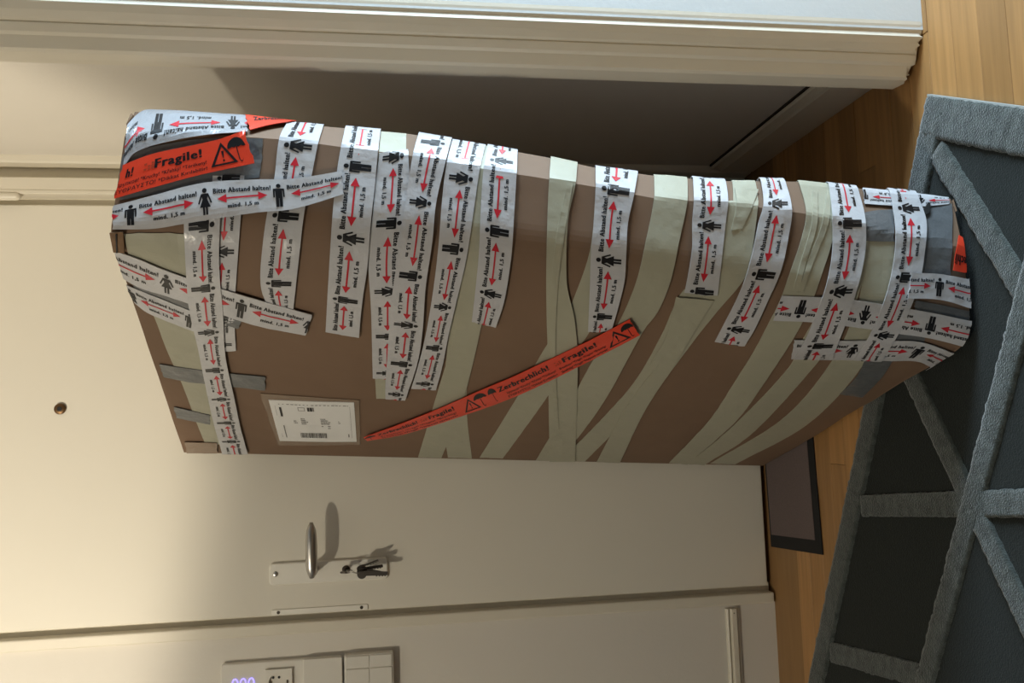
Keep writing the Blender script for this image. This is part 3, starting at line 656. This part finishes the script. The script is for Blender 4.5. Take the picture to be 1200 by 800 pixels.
distance_tape([(1064, 320), (1100, 322), (1143, 330)], [(1060, 350), (1100, 352), (1141, 364)], [(1098, 338, m)], 6, False, None)
distance_tape([(930, 396), (985, 397), (1040, 397), (1080, 399), (1124, 414)], [(926, 418), (985, 419), (1040, 420), (1076, 421), (1096, 431)], [(1000, 408, w), (1075, 410, m)], 3, False, None)
distance_tape([(1012, 240), (1045, 242), (1080, 243), (1112, 240)], [(1010, 222), (1045, 225), (1080, 229), (1112, 233)], [(1012, 232, m), (1078, 236, w)], 2, True, None)
# ---- orange fragile tape
def fragile(up, dn, layer, items, wrap=None):
    tp = Tape('fragile_tape', up, dn, MT['orange'], layer, False, wrap, crinkle=0.0003, jag=0.4)
    for kind, x0, x1 in items:                   # x0, x1: photo pixels (x,y) of the item's start and end on the centre line
        a0, a1 = tp.arc_of(*x0), tp.arc_of(*x1)
        if kind in ('Fragile!', 'Zerbrechlich!'): tp.text('txt', kind, a0, a1, 0.56, 0.27, 0.03)
        elif kind == 'h!': tp.text('txt', kind, a0, a1, 0.54, 0.27, 0.03)
        elif kind == 'echli': tp.text('txt', kind, a0, a1, 0.52, 0.30, 0.03)

        elif kind == 'logo':
            d = (a1-a0)
            for i in range(3):
                for j in range(3):
                    if (i*3+j) not in (1, 5): tp.put('dim', rect(a0+d*(i/3+0.03), a0+d*(i/3+0.27), 0.56+j*0.075, 0.56+j*0.075+0.055))
        elif kind.startswith('*'): 
            l = {'*1': (('Хрупкое! *Kruchy! *Křehký! *Törékeny!', 0.30), ('ΕΥΘΡΑΥΣΤΟ! *Dikkat Kırılabilir!', 0.10)), '*2': (('Breekbaar! *Frágil! *Fragile! *Bräcklig!', 0.30), ('Skrøbelig! *Fràgil! *Helposti särkyvää!', 0.10))}[kind]
            for t, b0 in l: tp.text('txt', t, a0, a1, b0, 0.115, 0.008)
        elif kind == 'tri':
            d = a1-a0; b = 0.14; h = 0.74; o_ = np.array([[0, 0], [1, 0], [0.5, 1]]); i_ = np.array([[0.14, 0.08], [0.86, 0.08], [0.5, 0.82]])
            q = np.concatenate([o_, i_]); tp.put('txt', np.stack([a0+q[:, 0]*d, b+q[:, 1]*h], -1), [[0, 1, 4, 3], [1, 2, 5, 4], [2, 0, 3, 5]])
            tp.put('txt', [[a0+d*0.455, b+h*0.62], [a0+d*0.485, b+h*0.30], [a0+d*0.515, b+h*0.30], [a0+d*0.545, b+h*0.62]]); tp.put('txt', np.stack([a0+d*0.5+circ(0, 0, 1)[:, 0]*d*0.04, b+h*0.20+circ(0, 0, 1)[:, 1]*h*0.05], -1))
        elif kind == 'umb':
            d = a1-a0
            dome = [[a0+d*(0.5+0.5*math.cos(math.pi*i/10)), 0.62+0.30*math.sin(math.pi*i/10)] for i in range(11)]
            sc_ = [[a0+d*x, 0.62+(0.035 if i % 2 else 0)] for i, x in enumerate((0.125, 0.25, 0.375, 0.5, 0.625, 0.75, 0.875))]
            tp.put('txt', *tess(np.array(dome+sc_))); tp.bar('txt', a0+d*0.48, a0+d*0.53, 0.22, 0.64)
            hk = [(0.5+0.09*math.cos(math.pi*i/6)+0.09, 0.22-0.09*math.sin(math.pi*i/6)) for i in range(7)]
            for i in range(6):
                (xa, ya), (xb, yb) = hk[i], hk[i+1]; tp.put('txt', [[a0+d*xa, ya], [a0+d*xb, yb], [a0+d*xb+d*0.02, yb+0.035], [a0+d*xa+d*0.02, ya+0.035]])
    tp.flush({'txt': ('printed_lettering', 'black'), 'dim': ('printed_emblem', 'faint')})
fragile([(146, 196), (180, 183), (240, 170), (289, 158)], [(135, 235), (180, 222), (240, 206), (301, 193)], 7,
        [('h!', (146, 210), (159, 207)), ('logo', (168, 204), (182, 200)), ('Fragile!', (183, 200), (240, 187)), ('*1', (140, 212), (243, 188)), ('tri', (246, 186), (279, 178)), ('umb', (271, 180), (292, 175))])
fragile([(286, 138), (315, 141), (347, 144)], [(293, 157), (316, 151), (346, 146)], 5, [('Zerbrechlich!', (297, 148), (340, 145))])
fragile([(426, 508), (470, 492), (510, 476), (560, 454), (600, 437), (640, 418), (690, 394), (738, 369)], [(430, 512), (470, 505), (510, 493), (560, 476), (600, 461), (640, 443), (690, 418), (750, 387)], 7,
        [('Zerbrechlich!', (444, 504), (489, 489)), ('*2', (446, 503), (532, 474)), ('logo', (494, 487), (501, 485)), ('Fragile!', (503, 485), (532, 473)), ('tri', (541, 470), (560, 462)), ('umb', (556, 464), (571, 458)),
         ('umb', (574, 457), (582, 453)), ('Zerbrechlich!', (584, 453), (645, 426)), ('*1', (590, 449), (648, 424)), ('logo', (650, 423), (658, 419)), ('Fragile!', (660, 418), (699, 398)), ('*2', (652, 422), (708, 394)), ('tri', (710, 393), (734, 382)), ('umb', (728, 384), (744, 378)), ('umb', (428, 510), (441, 505))])
fragile([(1143, 323), (1128, 320), (1114, 317)], [(1138, 286), (1129, 282), (1121, 277)], 4, [('echli', (1142, 303), (1117, 298))])
# ---- shipping label under clear film
plain('clear_tape', [(304, 460), (360, 464), (422, 468)], [(326, 521), (370, 521), (423, 520)], 'clear', 1, None, 0.0)
lb = Tape('shipping_label', [(315, 467), (365, 469), (415, 470)], [(328, 515), (372, 516), (418, 516)], MT['paper'], 2, False, None)
Lm = lb.L
def lab(k, x0, x1, y0, y1): lb.bar(k, x0*Lm, x1*Lm, y0, y1, 0.02)
for j in range(18): lab('g', 0.10+j*0.048, 0.10+j*0.048+random.uniform(0.012, 0.04), 0.91, 0.925)
for x0, x1, y in ((0.24, 0.28, 0.5), (0.24, 0.29, 0.46), (0.33, 0.38, 0.56), (0.33, 0.40, 0.52), (0.33, 0.42, 0.48), (0.33, 0.39, 0.44), (0.57, 0.63, 0.56), (0.57, 0.66, 0.52), (0.57, 0.69, 0.48), (0.57, 0.68, 0.44), (0.57, 0.60, 0.38), (0.65, 0.69, 0.38), (0.79, 0.81, 0.5), (0.79, 0.82, 0.46), (0.65, 0.69, 0.33)):
    n = int((x1-x0)/0.012)
    for q in range(n): lab('g', x0+q*0.012, x0+q*0.012+random.uniform(0.006, 0.011), y, y+0.022)
x = 0.29
while x < 0.62:
    ww = random.choice((0.004, 0.004, 0.008, 0.012)); lab('b', x, x+ww, 0.10, 0.22); x += ww+random.choice((0.004, 0.006, 0.009))
for a in ((0.32, 0.40, 0.845, 0.855), (0.32, 0.40, 0.765, 0.775), (0.32, 0.326, 0.765, 0.855), (0.394, 0.40, 0.765, 0.855)): lab('g', *a)
lab('b', 0.43, 0.455, 0.76, 0.86); lab('b', 0.46, 0.49, 0.76, 0.86); lab('g', 0.495, 0.51, 0.76, 0.86)
lab('g', 0.055, 0.058, 0.10, 0.88); lab('g', 0.945, 0.948, 0.10, 0.9); lab('b', 0.10, 0.125, 0.62, 0.84); lab('g', 0.10, 0.112, 0.10, 0.40)
lab('g', 0.90, 0.915, 0.12, 0.2)
lb.flush({'g': ('label_text', 'grey'), 'b': ('barcode', 'black')})
# torn corner and open flap edges at the carton's upper rim
def flap(pts, m, layer, name='torn_flap'):
    S = uv_of(pts); P, N, off = lift(S, layer); P = P+N*off
    n = len(pts); vs = P.tolist()+(P-N*0.004).tolist()
    mesh_obj(name, vs, [list(range(n)), list(range(2*n-1, n-1, -1))]+[[i, (i+1) % n, (i+1) % n+n, i+n] for i in range(n)], MT[m], bx)
flap([(130, 271), (146, 270), (148, 291), (135, 290)], 'cardedge', 7)
flap([(137.5, 272), (139, 272), (140.5, 290), (138.5, 290)], 'hole', 8)
flap([(145, 147), (154, 138), (158, 140), (147, 151)], 'cardedge', 6)
flap([(1117, 237), (1128, 240), (1130, 250), (1119, 249)], 'card', 4)
flap([(1085, 240), (1088, 239), (1088, 250), (1083, 254), (1079, 250)], 'hole', 4)
